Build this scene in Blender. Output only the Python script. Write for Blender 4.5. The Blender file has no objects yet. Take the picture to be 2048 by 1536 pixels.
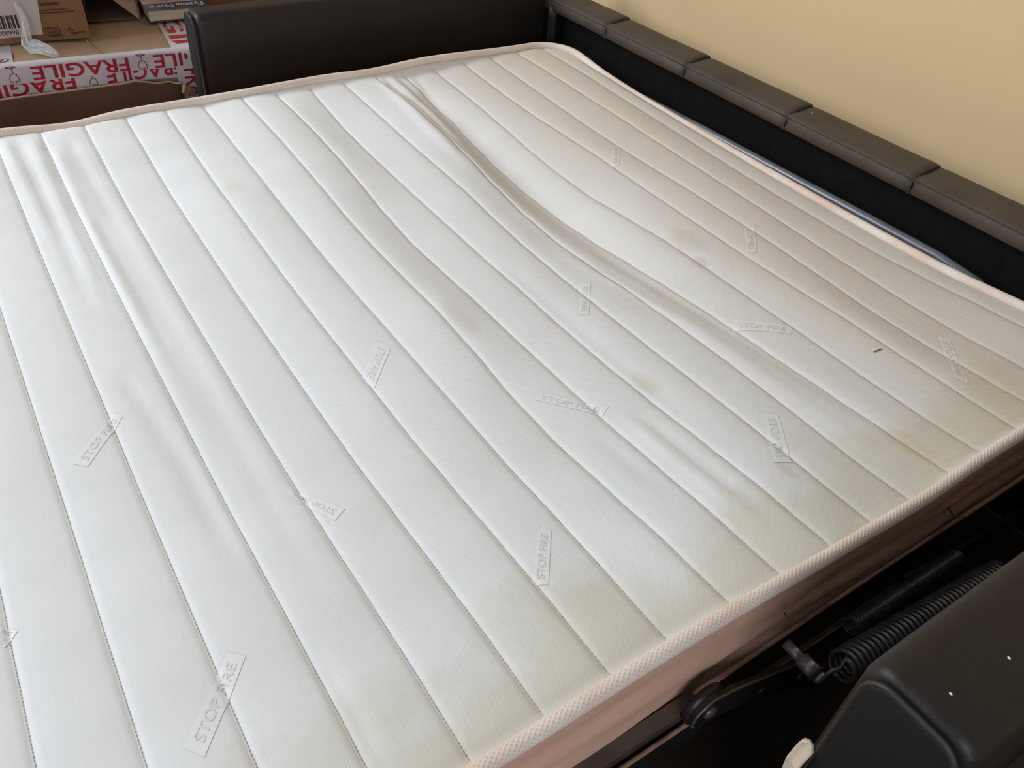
import bpy, bmesh, math, random
import numpy as np
from mathutils import Vector, Matrix, noise as mnoise

random.seed(7)
scene = bpy.context.scene
COL = scene.collection

# ------------------------------------------------------------------ camera
cam_data = bpy.data.cameras.new('camera')
cam = bpy.data.objects.new('camera', cam_data)
COL.objects.link(cam)
RC = [[0.5481744, 0.8338058, 0.0653667], [0.5718953, -0.3166594, -0.7567448], [-0.6102792, 0.452211, -0.6504341]]
cam.matrix_world = Matrix(((RC[0][0], -RC[1][0], -RC[2][0], 1.63595),
                           (RC[0][1], -RC[1][1], -RC[2][1], -1.26002),
                           (RC[0][2], -RC[1][2], -RC[2][2], 0.66286),
                           (0, 0, 0, 1)))
cam_data.sensor_width = 36.0
cam_data.lens = 36.0 * 1646.56 / 2048
cam_data.clip_start = 0.02
scene.camera = cam

# ------------------------------------------------------------------ world, lights, exposure
world = bpy.data.worlds.new('room_world'); scene.world = world
world.use_nodes = True
bg = world.node_tree.nodes['Background']
bg.inputs[0].default_value = (0.88, 0.95, 1.06, 1)
bg.inputs[1].default_value = 0.26
ld = bpy.data.lights.new('window_daylight', 'AREA')
ld.shape = 'RECTANGLE'; ld.size = 2.4; ld.size_y = 1.6; ld.energy = 118; ld.color = (0.915, 0.95, 1.0)
lo = bpy.data.objects.new('window_daylight', ld); COL.objects.link(lo)
lo.location = (-1.35, -3.0, 1.75)
lo.rotation_euler = (Vector((0.5, -0.6, 0.0)) - lo.location).to_track_quat('-Z', 'Y').to_euler()
l2 = bpy.data.lights.new('side_fill', 'AREA')  # fill lamp added on the near side to brighten the mattress border
l2.shape = 'RECTANGLE'; l2.size = 1.6; l2.size_y = 1.4; l2.energy = 42; l2.color = (0.90, 0.96, 1.05)
o2 = bpy.data.objects.new('side_fill', l2); COL.objects.link(o2)
o2.location = (3.6, -2.6, 1.3)
o2.rotation_euler = (Vector((1.0, -0.7, -0.1)) - o2.location).to_track_quat('-Z', 'Y').to_euler()
scene.view_settings.view_transform = 'Standard'
scene.view_settings.look = 'None'
scene.view_settings.gamma = 1
scene.view_settings.exposure = 0.0
scene.view_settings.use_curve_mapping = False

FLOOR = -0.47
BED = (.7, -.95, -.15)        # base point of the mattress

# ------------------------------------------------------------------ materials
def lin(c):
    return tuple(((v / 255) / 12.92 if v / 255 <= 0.04045 else ((v / 255 + 0.055) / 1.055) ** 2.4) for v in c)

def new_mat(name, rgb, rough=0.6, metallic=0.0, spec=0.5):
    m = bpy.data.materials.new(name); m.use_nodes = True
    nt = m.node_tree; b = nt.nodes['Principled BSDF']
    b.inputs['Base Color'].default_value = (*lin(rgb), 1)
    b.inputs['Roughness'].default_value = rough
    b.inputs['Metallic'].default_value = metallic
    b.inputs['Specular IOR Level'].default_value = spec
    return m, nt, b

def coords(nt, kind='Object', scale=(1, 1, 1), shift=(0, 0, 0)):
    tc = nt.nodes.new('ShaderNodeTexCoord'); mp = nt.nodes.new('ShaderNodeMapping')
    mp.inputs['Scale'].default_value = scale; mp.inputs['Location'].default_value = shift
    nt.links.new(tc.outputs[kind], mp.inputs['Vector'])
    return mp.outputs['Vector']

def noise_tex(nt, vec, scale, detail=4, rough=0.6):
    n = nt.nodes.new('ShaderNodeTexNoise')
    n.inputs['Scale'].default_value = scale; n.inputs['Detail'].default_value = detail
    n.inputs['Roughness'].default_value = rough
    nt.links.new(vec, n.inputs['Vector'])
    return n.outputs['Fac']

def ramp(nt, fac, p0, p1, c0=(0, 0, 0), c1=(1, 1, 1)):
    r = nt.nodes.new('ShaderNodeMapRange'); r.clamp = True
    r.inputs['From Min'].default_value = p0; r.inputs['From Max'].default_value = p1
    r.inputs['To Min'].default_value = c0[0]; r.inputs['To Max'].default_value = c1[0]
    nt.links.new(fac, r.inputs['Value'])
    return r.outputs['Result']

def mix(nt, fac, a, b, blend='MIX'):
    n = nt.nodes.new('ShaderNodeMix'); n.data_type = 'RGBA'; n.blend_type = blend
    def put(sock, v):
        if isinstance(v, (int, float)): sock.default_value = v
        elif isinstance(v, tuple): sock.default_value = (*v, 1)
        else: nt.links.new(v, sock)
    put(n.inputs[0], fac); put(n.inputs[6], a); put(n.inputs[7], b)
    return n.outputs[2]

def math_node(nt, op, a, b=None, c=None):
    n = nt.nodes.new('ShaderNodeMath'); n.operation = op
    for i, v in enumerate((a, b, c)):
        if v is None: continue
        if isinstance(v, (int, float)): n.inputs[i].default_value = v
        else: nt.links.new(v, n.inputs[i])
    return n.outputs[0]

def bump(nt, bsdf, height, strength, dist, prev=None):
    b = nt.nodes.new('ShaderNodeBump')
    b.inputs['Strength'].default_value = strength; b.inputs['Distance'].default_value = dist
    nt.links.new(height, b.inputs['Height'])
    if prev is not None: nt.links.new(prev, b.inputs['Normal'])
    nt.links.new(b.outputs['Normal'], bsdf.inputs['Normal'])
    return b.outputs['Normal']

def mottled(name, rgb, rgb2, scale=6, rough=0.6, bscale=0, bstr=0.2, bdist=0.001, stretch=(1, 1, 1), lo_=0.35, hi_=0.7, **kw):
    m, nt, b = new_mat(name, rgb, rough, **kw)
    v = coords(nt, 'Object', stretch)
    f = ramp(nt, noise_tex(nt, v, scale), lo_, hi_)
    nt.links.new(mix(nt, f, lin(rgb), lin(rgb2)), b.inputs['Base Color'])
    if bscale: bump(nt, b, noise_tex(nt, v, bscale, 3), bstr, bdist)
    return m

def leather(name, rgb, rgb2, rough=0.45, scale=5):
    m, nt, b = new_mat(name, rgb, rough, spec=.35)
    v = coords(nt)
    f = ramp(nt, noise_tex(nt, v, scale, 5, .65), 0.35, 0.72)
    scr = ramp(nt, noise_tex(nt, coords(nt, 'Object', (1, 1, 1)), 160, 6, .8), 0.72, 0.80)
    c = mix(nt, f, lin(rgb), lin(rgb2))
    nt.links.new(mix(nt, math_node(nt, 'MULTIPLY', scr, .10), c, lin((150, 145, 135))), b.inputs['Base Color'])
    vo = nt.nodes.new('ShaderNodeTexVoronoi'); vo.feature = 'DISTANCE_TO_EDGE'; vo.inputs['Scale'].default_value = 420
    nt.links.new(v, vo.inputs['Vector'])
    n1 = bump(nt, b, vo.outputs['Distance'], 0.25, 0.0006)
    bump(nt, b, noise_tex(nt, v, 28, 4), 0.35, 0.004, n1)
    return m

M = {}
# mattress ticking: white knit with soft soiling and yellow marks along the near hem
def ticking(name, k_over=0.0, over=(255, 255, 255)):
    m, nt, b = new_mat(name, (226, 225, 221), 0.9, spec=0.15)
    v = coords(nt, shift=BED)
    sep = nt.nodes.new('ShaderNodeSeparateXYZ'); nt.links.new(v, sep.inputs[0])
    soil = ramp(nt, noise_tex(nt, v, 3.2, 5, .62), 0.42, 0.72)
    c = mix(nt, math_node(nt, 'MULTIPLY', soil, .35), lin((226, 227, 226)), lin((214, 210, 204)))
    mx = math_node(nt, 'SUBTRACT', sep.outputs[0], 1.30)          # stain hugging the near hem
    edge = math_node(nt, 'ADD', mx, math_node(nt, 'MULTIPLY', noise_tex(nt, v, 7, 5, .6), .26))
    st = ramp(nt, edge, 0.10, 0.155)
    c = mix(nt, math_node(nt, 'MULTIPLY', st, .44), c, lin((203, 195, 164)))
    hd = math_node(nt, 'ADD', sep.outputs[1], math_node(nt, 'MULTIPLY', noise_tex(nt, v, 2.6, 4, .55), .36))   # warm wall bounce and falloff painted in towards the head, with some soiling
    hs = ramp(nt, hd, -0.42, 0.04)
    c = mix(nt, math_node(nt, 'MULTIPLY', hs, .54), c, lin((200, 184, 160)))
    for (sx, sy, rx, ry, col, k) in ((.82, -.32, .05, .03, (196, 178, 158), .55), (.878, -.345, .022, .016, (190, 170, 148), .6), (.835, -.765, .06, .022, (200, 188, 172), .45),
                                     (.325, -.917, .03, .03, (214, 208, 186), .5), (1.07, -.625, .03, .02, (198, 186, 150), .6), (1.33, -.415, .05, .022, (204, 172, 128), .5), (1.285, -.592, .02, .012, (196, 176, 130), .6)):
        dx = math_node(nt, 'DIVIDE', math_node(nt, 'SUBTRACT', sep.outputs[0], sx), rx)
        dy = math_node(nt, 'DIVIDE', math_node(nt, 'SUBTRACT', sep.outputs[1], sy), ry)
        d2 = math_node(nt, 'ADD', math_node(nt, 'MULTIPLY', dx, dx), math_node(nt, 'MULTIPLY', dy, dy))
        d2 = math_node(nt, 'ADD', d2, math_node(nt, 'MULTIPLY', noise_tex(nt, v, 40, 3), .9))
        s = ramp(nt, d2, 0.55, 1.35, (1, 1, 1), (0, 0, 0))
        c = mix(nt, math_node(nt, 'MULTIPLY', s, k * .62), c, lin(col))
    if k_over: c = mix(nt, k_over, c, lin(over))
    nt.links.new(c, b.inputs['Base Color'])
    wv = nt.nodes.new('ShaderNodeTexWave'); wv.wave_type = 'BANDS'; wv.bands_direction = 'DIAGONAL'
    wv.inputs['Scale'].default_value = 170; wv.inputs['Distortion'].default_value = 1.6; wv.inputs['Detail'].default_value = 2; wv.inputs['Detail Scale'].default_value = 3
    nt.links.new(v, wv.inputs['Vector'])
    n1 = bump(nt, b, wv.outputs['Fac'], 0.10, 0.0005)
    bump(nt, b, noise_tex(nt, v, 22, 5, .6), 0.22, 0.004, n1)
    return m
M['ticking'] = ticking('mattress_ticking')


M['stitch'] = mottled('stitch_thread', (186, 178, 168), (160, 146, 130), 40, .9)
M['woven'] = ticking('woven_label', .22, (242, 242, 241))
M['woven_text'] = ticking('woven_label_lettering', .20, (190, 190, 187))

# bound edge: braided tape, diamonds laid out along the cord
m, nt, b = new_mat('braided_tape', (228, 208, 194), 0.85, spec=.2)
uv = nt.nodes.new('ShaderNodeUVMap')
sp = nt.nodes.new('ShaderNodeSeparateXYZ'); nt.links.new(uv.outputs[0], sp.inputs[0])
ua = math_node(nt, 'MULTIPLY', sp.outputs[0], math.pi / .0062); va = math_node(nt, 'MULTIPLY', sp.outputs[1], math.pi * 10)
s1 = math_node(nt, 'ABSOLUTE', math_node(nt, 'SINE', math_node(nt, 'ADD', ua, va)))
s2 = math_node(nt, 'ABSOLUTE', math_node(nt, 'SINE', math_node(nt, 'SUBTRACT', ua, va)))
dia = math_node(nt, 'MULTIPLY', s1, s2)
hole = ramp(nt, dia, 0.55, 1.0)
v = coords(nt)
pin_ = mix(nt, ramp(nt, noise_tex(nt, v, 9, 4), .35, .7), lin((232, 222, 210)), lin((222, 196, 178)))
nt.links.new(mix(nt, math_node(nt, 'MULTIPLY', hole, .40), pin_, lin((176, 152, 136))), b.inputs['Base Color'])
bump(nt, b, dia, 0.45, -0.0009)
M['tape'] = m

m, nt, b = new_mat('peach_border_fabric', (204, 164, 140), 0.85, spec=.2)
v = coords(nt, shift=BED)
c = mix(nt, ramp(nt, noise_tex(nt, coords(nt, 'Object', (1, .35, 1)), 7, 5), .4, .75), lin((216, 172, 150)), lin((190, 150, 124)))
dirt = ramp(nt, noise_tex(nt, coords(nt, 'Object', (1, .5, 1.6)), 5, 5, .65), .5, .7)
sep = nt.nodes.new('ShaderNodeSeparateXYZ'); nt.links.new(v, sep.inputs[0])
far = ramp(nt, sep.outputs[1], -0.75, -0.5)                      # grime towards the head of the bed
c = mix(nt, math_node(nt, 'MULTIPLY', math_node(nt, 'MULTIPLY', dirt, far), .6), c, lin((120, 100, 80)))
rd = math_node(nt, 'ADD', math_node(nt, 'ABSOLUTE', math_node(nt, 'MULTIPLY', math_node(nt, 'ADD', sep.outputs[1], .36), 6)), math_node(nt, 'ABSOLUTE', math_node(nt, 'MULTIPLY', math_node(nt, 'ADD', sep.outputs[2], .13), 22)))
rs = ramp(nt, math_node(nt, 'ADD', rd, noise_tex(nt, v, 18, 4)), .6, 1.1, (1, 1, 1), (0, 0, 0))
c = mix(nt, math_node(nt, 'MULTIPLY', rs, .7), c, lin((120, 70, 36)))
nt.links.new(c, b.inputs['Base Color'])
bump(nt, b, noise_tex(nt, coords(nt, 'Object', (1, .5, 1.3)), 35, 4), .5, .004)
M['border'] = m
M['border_seam'] = mottled('border_seam_thread', (150, 112, 90), (130, 96, 76), 30, .9)

M['leather'] = leather('dark_brown_leather', (37, 30, 27), (28, 23, 21), .48, 6)
M['leather_shaded'] = leather('shaded_brown_leather', (27, 22, 20), (21, 17, 16), .6, 6)  # darker copy of the leather, shade of the arm fronts put into its colour
M['leather_dusty'] = leather('dusty_brown_leather', (80, 69, 58), (62, 53, 44), .6, 7)
M['leather_edge'] = leather('grey_edge_leather', (58, 53, 48), (46, 41, 37), .5, 9)  # lighter grey leather for welts and seams
M['lining'] = mottled('shade_black_lining', (16, 15, 15), (22, 21, 21), 30, .95, spec=.1)  # shadow of the back recess put into the base colour
M['steel_dark'] = mottled('dark_enamelled_steel', (50, 46, 46), (40, 36, 36), 20, .4, metallic=.5)
M['steel_bar'] = mottled('brown_grey_steel', (104, 96, 90), (84, 74, 68), 14, .38, metallic=.5)
M['steel_tube'] = mottled('grey_lacquered_tube', (118, 120, 124), (100, 102, 106), 10, .35, metallic=.3)
M['steel_spring'] = mottled('oiled_spring_steel', (118, 120, 122), (92, 94, 96), 30, .25, metallic=.6)
M['steel_pin'] = mottled('bright_pin_steel', (168, 164, 176), (140, 136, 148), 30, .25, metallic=.6)
M['rim_tan'] = mottled('tan_rim_steel', (140, 104, 82), (96, 66, 50), 60, .7)  # orange-brown for the rail rims, also paints the leaf's lit edge
M['cream_plastic'] = mottled('cream_plastic', (214, 200, 176), (200, 182, 156), 30, .5)
M['cardboard'] = mottled('cardboard', (172, 143, 114), (158, 130, 102), 7, .85, 60, .2, .0015, (1, 1, 1), spec=.2)
M['cardboard_shaded'] = mottled('shaded_brown_cardboard', (98, 74, 58), (84, 62, 48), 6, .85, 40, .2, .002, spec=.2)  # the crushed carton's shade put into a darker brown
M['cardboard_mid'] = mottled('printed_cardboard', (134, 98, 68), (122, 88, 60), 7, .8, 60, .15, .001, spec=.2)
M['cardboard_tan'] = mottled('tan_cardboard', (168, 134, 92), (154, 120, 80), 4, .85, 30, .15, .001, (1, 1, .2), spec=.2)
M['tape_white'] = mottled('fragile_tape_film', (206, 198, 200), (190, 180, 184), 14, .32, 50, .5, .002, (1, .35, 1))
M['tape_red'] = mottled('fragile_tape_print', (176, 24, 46), (160, 20, 42), 30, .4)
M['tape_line'] = mottled('fragile_tape_outline', (140, 52, 66), (126, 46, 60), 30, .4)
M['paper'] = mottled('white_paper_label', (190, 178, 174), (182, 170, 166), 20, .7)
M['ink'] = mottled('black_ink', (34, 28, 28), (42, 34, 32), 40, .7)
M['ink_faint'] = mottled('faded_print', (64, 42, 28), (72, 48, 32), 40, .8)
M['book_red'] = mottled('book_cover_red', (150, 40, 56), (196, 170, 176), 9, .3, stretch=(6, 1, 1), lo_=.4, hi_=.62)
M['book_blue'] = mottled('book_band_blue', (38, 46, 66), (66, 82, 112), 20, .3)
M['book_pages'] = mottled('book_pages', (200, 184, 156), (178, 160, 132), 60, .9, stretch=(.2, .2, 14))
M['book_board'] = mottled('book_back_board', (60, 56, 58), (46, 42, 46), 20, .5)
M['letter_white'] = mottled('white_print', (232, 232, 236), (224, 224, 230), 30, .5)
m, nt, b = new_mat('clear_packing_film', (226, 230, 232), 0.12)
b.inputs['Alpha'].default_value = .55
bump(nt, b, noise_tex(nt, coords(nt), 60, 3), .5, .003)
M['film'] = m
M['wall'] = mottled('cream_wall_paint', (216, 189, 145), (211, 183, 138), 1.6, .75, 120, .12, .0006, spec=.3)
M['wall_side'] = mottled('pale_wall_paint', (206, 190, 150), (200, 184, 144), 2, .8)
M['floor'] = mottled('dark_floor_boards', (54, 40, 32), (42, 31, 25), 8, .5, stretch=(1, 8, 1))
M['crumb'] = mottled('white_crumb', (236, 234, 228), (226, 222, 214), 50, .7)
M['hair'] = mottled('brown_thread', (110, 92, 72), (96, 78, 60), 50, .8)

# ------------------------------------------------------------------ object helpers
def mesh_obj(name, verts, faces, mt, parent=None, smooth=True, uvs=None, base=None):
    """verts in scene coordinates; a child keeps its vertices relative to the thing's base"""
    root = parent
    off = Vector((0, 0, 0))
    while root is not None:
        off += root.location; root = root.parent
    loc = Vector(base) if base is not None else Vector((0, 0, 0))
    me = bpy.data.meshes.new(name)
    sub = off + loc
    me.from_pydata([(v[0] - sub[0], v[1] - sub[1], v[2] - sub[2]) for v in verts], [], [tuple(f) for f in faces])
    me.update()
    if smooth: me.polygons.foreach_set('use_smooth', [True] * len(me.polygons))
    if uvs is not None:
        lay = me.uv_layers.new(name='UVMap')
        lay.data.foreach_set('uv', [c for uv in uvs for c in uv])
    o = bpy.data.objects.new(name, me); COL.objects.link(o)
    me.materials.append(mt)
    if parent is not None: o.parent = parent
    o.location = loc
    return o

def bm_obj(name, bm, mt, parent=None, smooth=False, base=None):
    bm.verts.ensure_lookup_table()
    for i, vv in enumerate(bm.verts): vv.index = i
    vs = [tuple(vv.co) for vv in bm.verts]; fs = [[vv.index for vv in f.verts] for f in bm.faces]
    bm.free()
    return mesh_obj(name, vs, fs, mt, parent, smooth, base=base)

def thing(name, loc, label, cat, group=None):
    o = bpy.data.objects.new(name, None); COL.objects.link(o); o.location = loc
    o.empty_display_size = .05
    return tag(o, label, cat, group)

def tag(o, label, cat, group=None):
    o['label'] = label; o['category'] = cat
    if group: o['group'] = group
    return o

def box_bm(bm, lo, hi, bev=0.0, seg=2, mtx=None):
    r = bmesh.ops.create_cube(bm, size=1)
    vs = r['verts']
    for q in vs:
        q.co = Vector([(lo[i] + hi[i]) / 2 + q.co[i] * (hi[i] - lo[i]) for i in range(3)])
    if bev > 0:
        es = list({e for q in vs for e in q.link_edges})
        rr = bmesh.ops.bevel(bm, geom=es, offset=bev, segments=seg, affect='EDGES', profile=.5)
        vs = list({q for q in rr['verts']} | {q for q in vs if q.is_valid})
    if mtx is not None:
        for q in {q for q in vs if q.is_valid}: q.co = mtx @ q.co
    return bm

def box(name, lo, hi, mt, parent=None, bev=0.0, seg=2, smooth=False, mtx=None, base=None):
    return bm_obj(name, box_bm(bmesh.new(), lo, hi, bev, seg, mtx), mt, parent, smooth, base)

def frame_dirs(path, closed):
    P = [Vector(p) for p in path]; n = len(P); T = []
    for i in range(n):
        a = P[i - 1] if (i > 0 or closed) else P[0]
        c = P[(i + 1) % n] if (i < n - 1 or closed) else P[n - 1]
        t = c - a
        T.append(t.normalized() if t.length > 1e-9 else Vector((1, 0, 0)))
    return P, T

def tube_data(path, r, seg=8, closed=False, cap=True, up=(0, 0, 1)):
    """round bar along a path; u = length along it, v = turn around it"""
    P, T = frame_dirs(path, closed); n = len(P)
    U = Vector(up); V = []; F = []; UV = []
    if abs(T[0].dot(U)) > .95: U = Vector((1, 0, 0))
    L = [0]
    for i in range(1, n): L.append(L[-1] + (P[i] - P[i - 1]).length)
    Ltot = L[-1] + ((P[0] - P[-1]).length if closed else 0)
    nrm = None
    for i in range(n):
        t = T[i]
        nrm = (U - t * U.dot(t)).normalized() if nrm is None else (nrm - t * nrm.dot(t)).normalized()
        bi = t.cross(nrm); rr = r[i] if isinstance(r, (list, tuple)) else r
        for k in range(seg):
            a = 2 * math.pi * k / seg
            V.append(P[i] + (nrm * math.cos(a) + bi * math.sin(a)) * rr)
    m_ = n if closed else n - 1
    for i in range(m_):
        j = (i + 1) % n
        for k in range(seg):
            k2 = (k + 1) % seg
            F.append((i * seg + k, j * seg + k, j * seg + k2, i * seg + k2)[::-1])
            l0 = L[i]; l1 = L[j] if j else Ltot
            q = [(l0, k / seg), (l1, k / seg), (l1, (k + 1) / seg), (l0, (k + 1) / seg)]
            UV += q[::-1]
    if cap and not closed:
        F.append(tuple(range(seg))); UV += [(0, 0)] * seg
        F.append(tuple((n - 1) * seg + k for k in range(seg))[::-1]); UV += [(0, 0)] * seg
    return V, F, UV

def tube(name, path, r, mt, parent=None, seg=8, closed=False, up=(0, 0, 1), uv=False):
    V, F, UV = tube_data(path, r, seg, closed, True, up)
    return mesh_obj(name, V, F, mt, parent, True, UV if uv else None)

def join_data(parts):
    V = []; F = []
    for v_, f_ in parts:
        o = len(V); V += list(v_); F += [tuple(i + o for i in f) for f in f_]
    return V, F

def extrude_profile(prof, axis_pts):
    """closed 2-D profile given by place(p, t) at several stations -> V, F (capped)"""
    n = len(prof); V = []; F = []
    for st in axis_pts:
        for p in prof: V.append(st(p))
    for i in range(len(axis_pts) - 1):
        for k in range(n):
            k2 = (k + 1) % n
            F.append((i * n + k, i * n + k2, (i + 1) * n + k2, (i + 1) * n + k))
    F.append(tuple(range(n))[::-1]); F.append(tuple((len(axis_pts) - 1) * n + k for k in range(n)))
    return V, F

def fix_normals(o):
    bm = bmesh.new(); bm.from_mesh(o.data); bmesh.ops.recalc_face_normals(bm, faces=bm.faces); bm.to_mesh(o.data); bm.free()
    return o

def text_data(s, size=1.0, bold=0.0, res=3, extrude=0.0):
    cu = bpy.data.curves.new('t', 'FONT'); cu.body = s; cu.size = size; cu.offset = bold
    cu.resolution_u = res; cu.extrude = extrude; cu.fill_mode = 'BOTH' if extrude else 'FRONT'
    o = bpy.data.objects.new('t', cu); COL.objects.link(o)
    dg = bpy.context.evaluated_depsgraph_get()
    me = bpy.data.meshes.new_from_object(o.evaluated_get(dg))
    V = [tuple(q.co) for q in me.vertices]; F = [tuple(p.vertices) for p in me.polygons]
    bpy.data.objects.remove(o); bpy.data.curves.remove(cu); bpy.data.meshes.remove(me)
    return V, F

def fit_text(s, w, h, bold=0.0, res=3):
    """glyph mesh stretched to fill 0..w by 0..h"""
    V, F = text_data(s, 1.0, bold, res)
    x0 = min(q[0] for q in V); x1 = max(q[0] for q in V); y0 = min(q[1] for q in V); y1 = max(q[1] for q in V)
    return [((q[0] - x0) / (x1 - x0) * w, (q[1] - y0) / (y1 - y0) * h) for q in V], F

def smoothstep(t):
    t = np.clip(t, 0, 1); return t * t * (3 - 2 * t)

# ------------------------------------------------------------------ setting
def structure(o): o['kind'] = 'structure'; return o
structure(box('floor', (-2.6, -4.6, FLOOR - .1), (3.4, .30, FLOOR), M['floor']))
structure(box('wall_back', (-2.6, .30, FLOOR - .1), (3.4, .42, 2.1), M['wall']))
structure(box('wall_left', (-2.72, -4.6, FLOOR - .1), (-2.6, .42, 2.1), M['wall_side']))

# ------------------------------------------------------------------ mattress
XS = np.array([0, .1, .2, .3, .4, .5, .6, .7, .8, .9, 1.0, 1.1, 1.2, 1.3, 1.4])
SAG = np.array([[6, 8, 10, 14, 17, 20, 23, 26, 28, 29, 30, 27, 21, 14, 14], [7, 8, 11, 14, 16, 19, 21, 23, 25, 28, 30, 31, 30, 24, 18], [8, 12, 16, 20, 23, 25, 25, 24, 25, 26, 28, 30, 29, 24, 18], [10, 15, 20, 24, 26, 27, 28, 27, 26, 26, 25, 23, 22, 21, 18], [15, 19, 25, 33, 41, 46, 46, 40, 34, 31, 30, 28, 27, 24, 18], [17, 22, 34, 49, 60, 66, 66, 60, 50, 41, 35, 30, 26, 22, 18], [11, 12, 15, 22, 32, 42, 49, 50, 44, 37, 31, 28, 25, 23, 18], [11, 15, 19, 24, 28, 32, 38, 40, 38, 34, 31, 26, 21, 18, 16], [12, 19, 26, 31, 35, 38, 40, 40, 37, 36, 33, 28, 20, 13, 10], [12, 13, 16, 22, 29, 38, 43, 41, 37, 35, 34, 30, 22, 14, 10], [9, 10, 13, 18, 24, 30, 34, 32, 28, 30, 34, 32, 22, 12, 8], [13, 16, 21, 27, 31, 35, 38, 38, 36, 34, 33, 30, 22, 16, 12], [8, 16, 25, 32, 34, 37, 41, 41, 39, 37, 35, 28, 19, 11, 8], [10, 19, 33, 42, 44, 46, 47, 45, 43, 42, 38, 28, 18, 10, 8], [10, 20, 35, 44, 46, 48, 48, 46, 44, 43, 38, 28, 18, 10, 8], [10, 20, 35, 45, 47, 49, 49, 47, 44, 44, 39, 28, 18, 10, 8]]) / 1000.
OFF = np.array([[0, 1, 1, 0, 0, -1, -2, -3, -3, -2, 0, 4, 6, 6, 5], [1, 3, 4, 4, 5, 4, 4, 2, 1, 0, -2, -4, -5, -5, -5], [1, 0, 0, 0, -1, 0, 1, 2, 2, 2, 0, -3, -4, -4, -4], [2, 0, 0, 3, 8, 11, 10, 7, 5, 4, 5, 7, 6, 5, 4], [-2, -2, -1, -1, -3, -4, -3, 1, 3, 2, 0, -1, -3, -4, -4], [-4, -2, 4, 2, -1, -1, -1, -1, -2, -4, -4, -3, 0, 2, 3], [3, 3, 4, 5, 3, -2, -5, -6, -5, -2, 0, 1, -1, -3, -4], [0, 1, 2, 3, 6, 8, 7, 5, 3, 2, 2, 2, 1, 0, 0], [0, -4, -7, -6, -4, -2, 0, 0, 0, -1, -1, 0, 1, 2, 2], [-1, 1, 2, 2, 0, -3, -4, -3, -2, -2, 0, 0, 0, 0, 0], [2, 3, 4, 4, 4, 3, 4, 4, 4, 3, 0, -1, 0, 1, 2], [-2, -1, -1, 0, 0, 0, 0, 0, 0, 0, 1, 0, -1, -2, -3]] + [[0] * 15] * 4) / 1000.
NSEAM = 25; S0 = .055; DS = .0734; W = 1.40; LEN = 1.90; RAD = .085
SAGX = np.vstack([SAG] + [SAG[-1:] * f for f in (1, 1, .95, .9, .85, .8, .7, .6, .5)])
OFFX = np.vstack([OFF] + [OFF[-1:] * 0] * 9)

def table(T, x, s):
    """smooth lookup: cubic across the quilt seams, linear along them"""
    k = np.clip((s - S0) / DS, 0, T.shape[0] - 1.0001); k0 = np.floor(k).astype(int); t = k - k0
    fx = np.clip(x / .1, 0, 13.9999); i0 = np.floor(fx).astype(int); a = fx - i0
    a = a * a * (3 - 2 * a) * .5 + a * .5
    def row(kk):
        kk = np.clip(kk, 0, T.shape[0] - 1)
        return T[kk, i0] * (1 - a) + T[kk, i0 + 1] * a
    p0, p1, p2, p3 = row(k0 - 1), row(k0), row(k0 + 1), row(k0 + 2)
    return .5 * (2 * p1 + (p2 - p0) * t + (2 * p0 - 5 * p1 + 4 * p2 - p3) * t ** 2 + (3 * p1 - p0 - 3 * p2 + p3) * t ** 3)

def soft(v, xp, fp, w):
    return sum(np.interp(v + w * k, xp, fp) * g for k, g in ((-1, .15), (-.5, .22), (0, .26), (.5, .22), (1, .15)))
def edge_near(y): return soft(-y, [0, .2, .3, .36, .42, .48, .56, .65, .72, .80, .9, 1.0, 1.1, 1.3, 1.9], np.array([0, 2, 2, 2, -3, -13, -9, -6, 0, 6, 9, 5, 3, 2, 0]) / 1000, .035)
def edge_far(y): return soft(-y, [0, .15, .27, .33, .40, .45, .5, .6, .7, .8, .9, 1.0, 1.05, 1.1, 1.15, 1.22, 1.4, 1.9], np.array([0, 0, 4, 6, 5, 1, -2, 2, 0, -3, -4, -4, -7, -15, -9, -3, -3, 0]) / 1000, .04)
def edge_head(x): return soft(x, [0, .1, .16, .3, .6, .9, 1.1, 1.25, 1.4], np.array([0, -2, -12, -20, -25, -26, -24, -12, -3]) / 1000, .04)
def edge_z(x, y):
    x = np.asarray(x, float); y = np.asarray(y, float)
    dn = W - x; df = x; dh = -y; dfoot = y + LEN
    w1 = 1 / (np.abs(dn) + .012) ** 2; w2 = 1 / (np.abs(df) + .012) ** 2; w3 = 1 / (np.abs(dh) + .012) ** 2; w4 = 1 / (np.abs(dfoot) + .012) ** 2
    return (w1 * edge_near(y) + w2 * edge_far(y) + w3 * edge_head(x)) / (w1 + w2 + w3 + w4)

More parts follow.
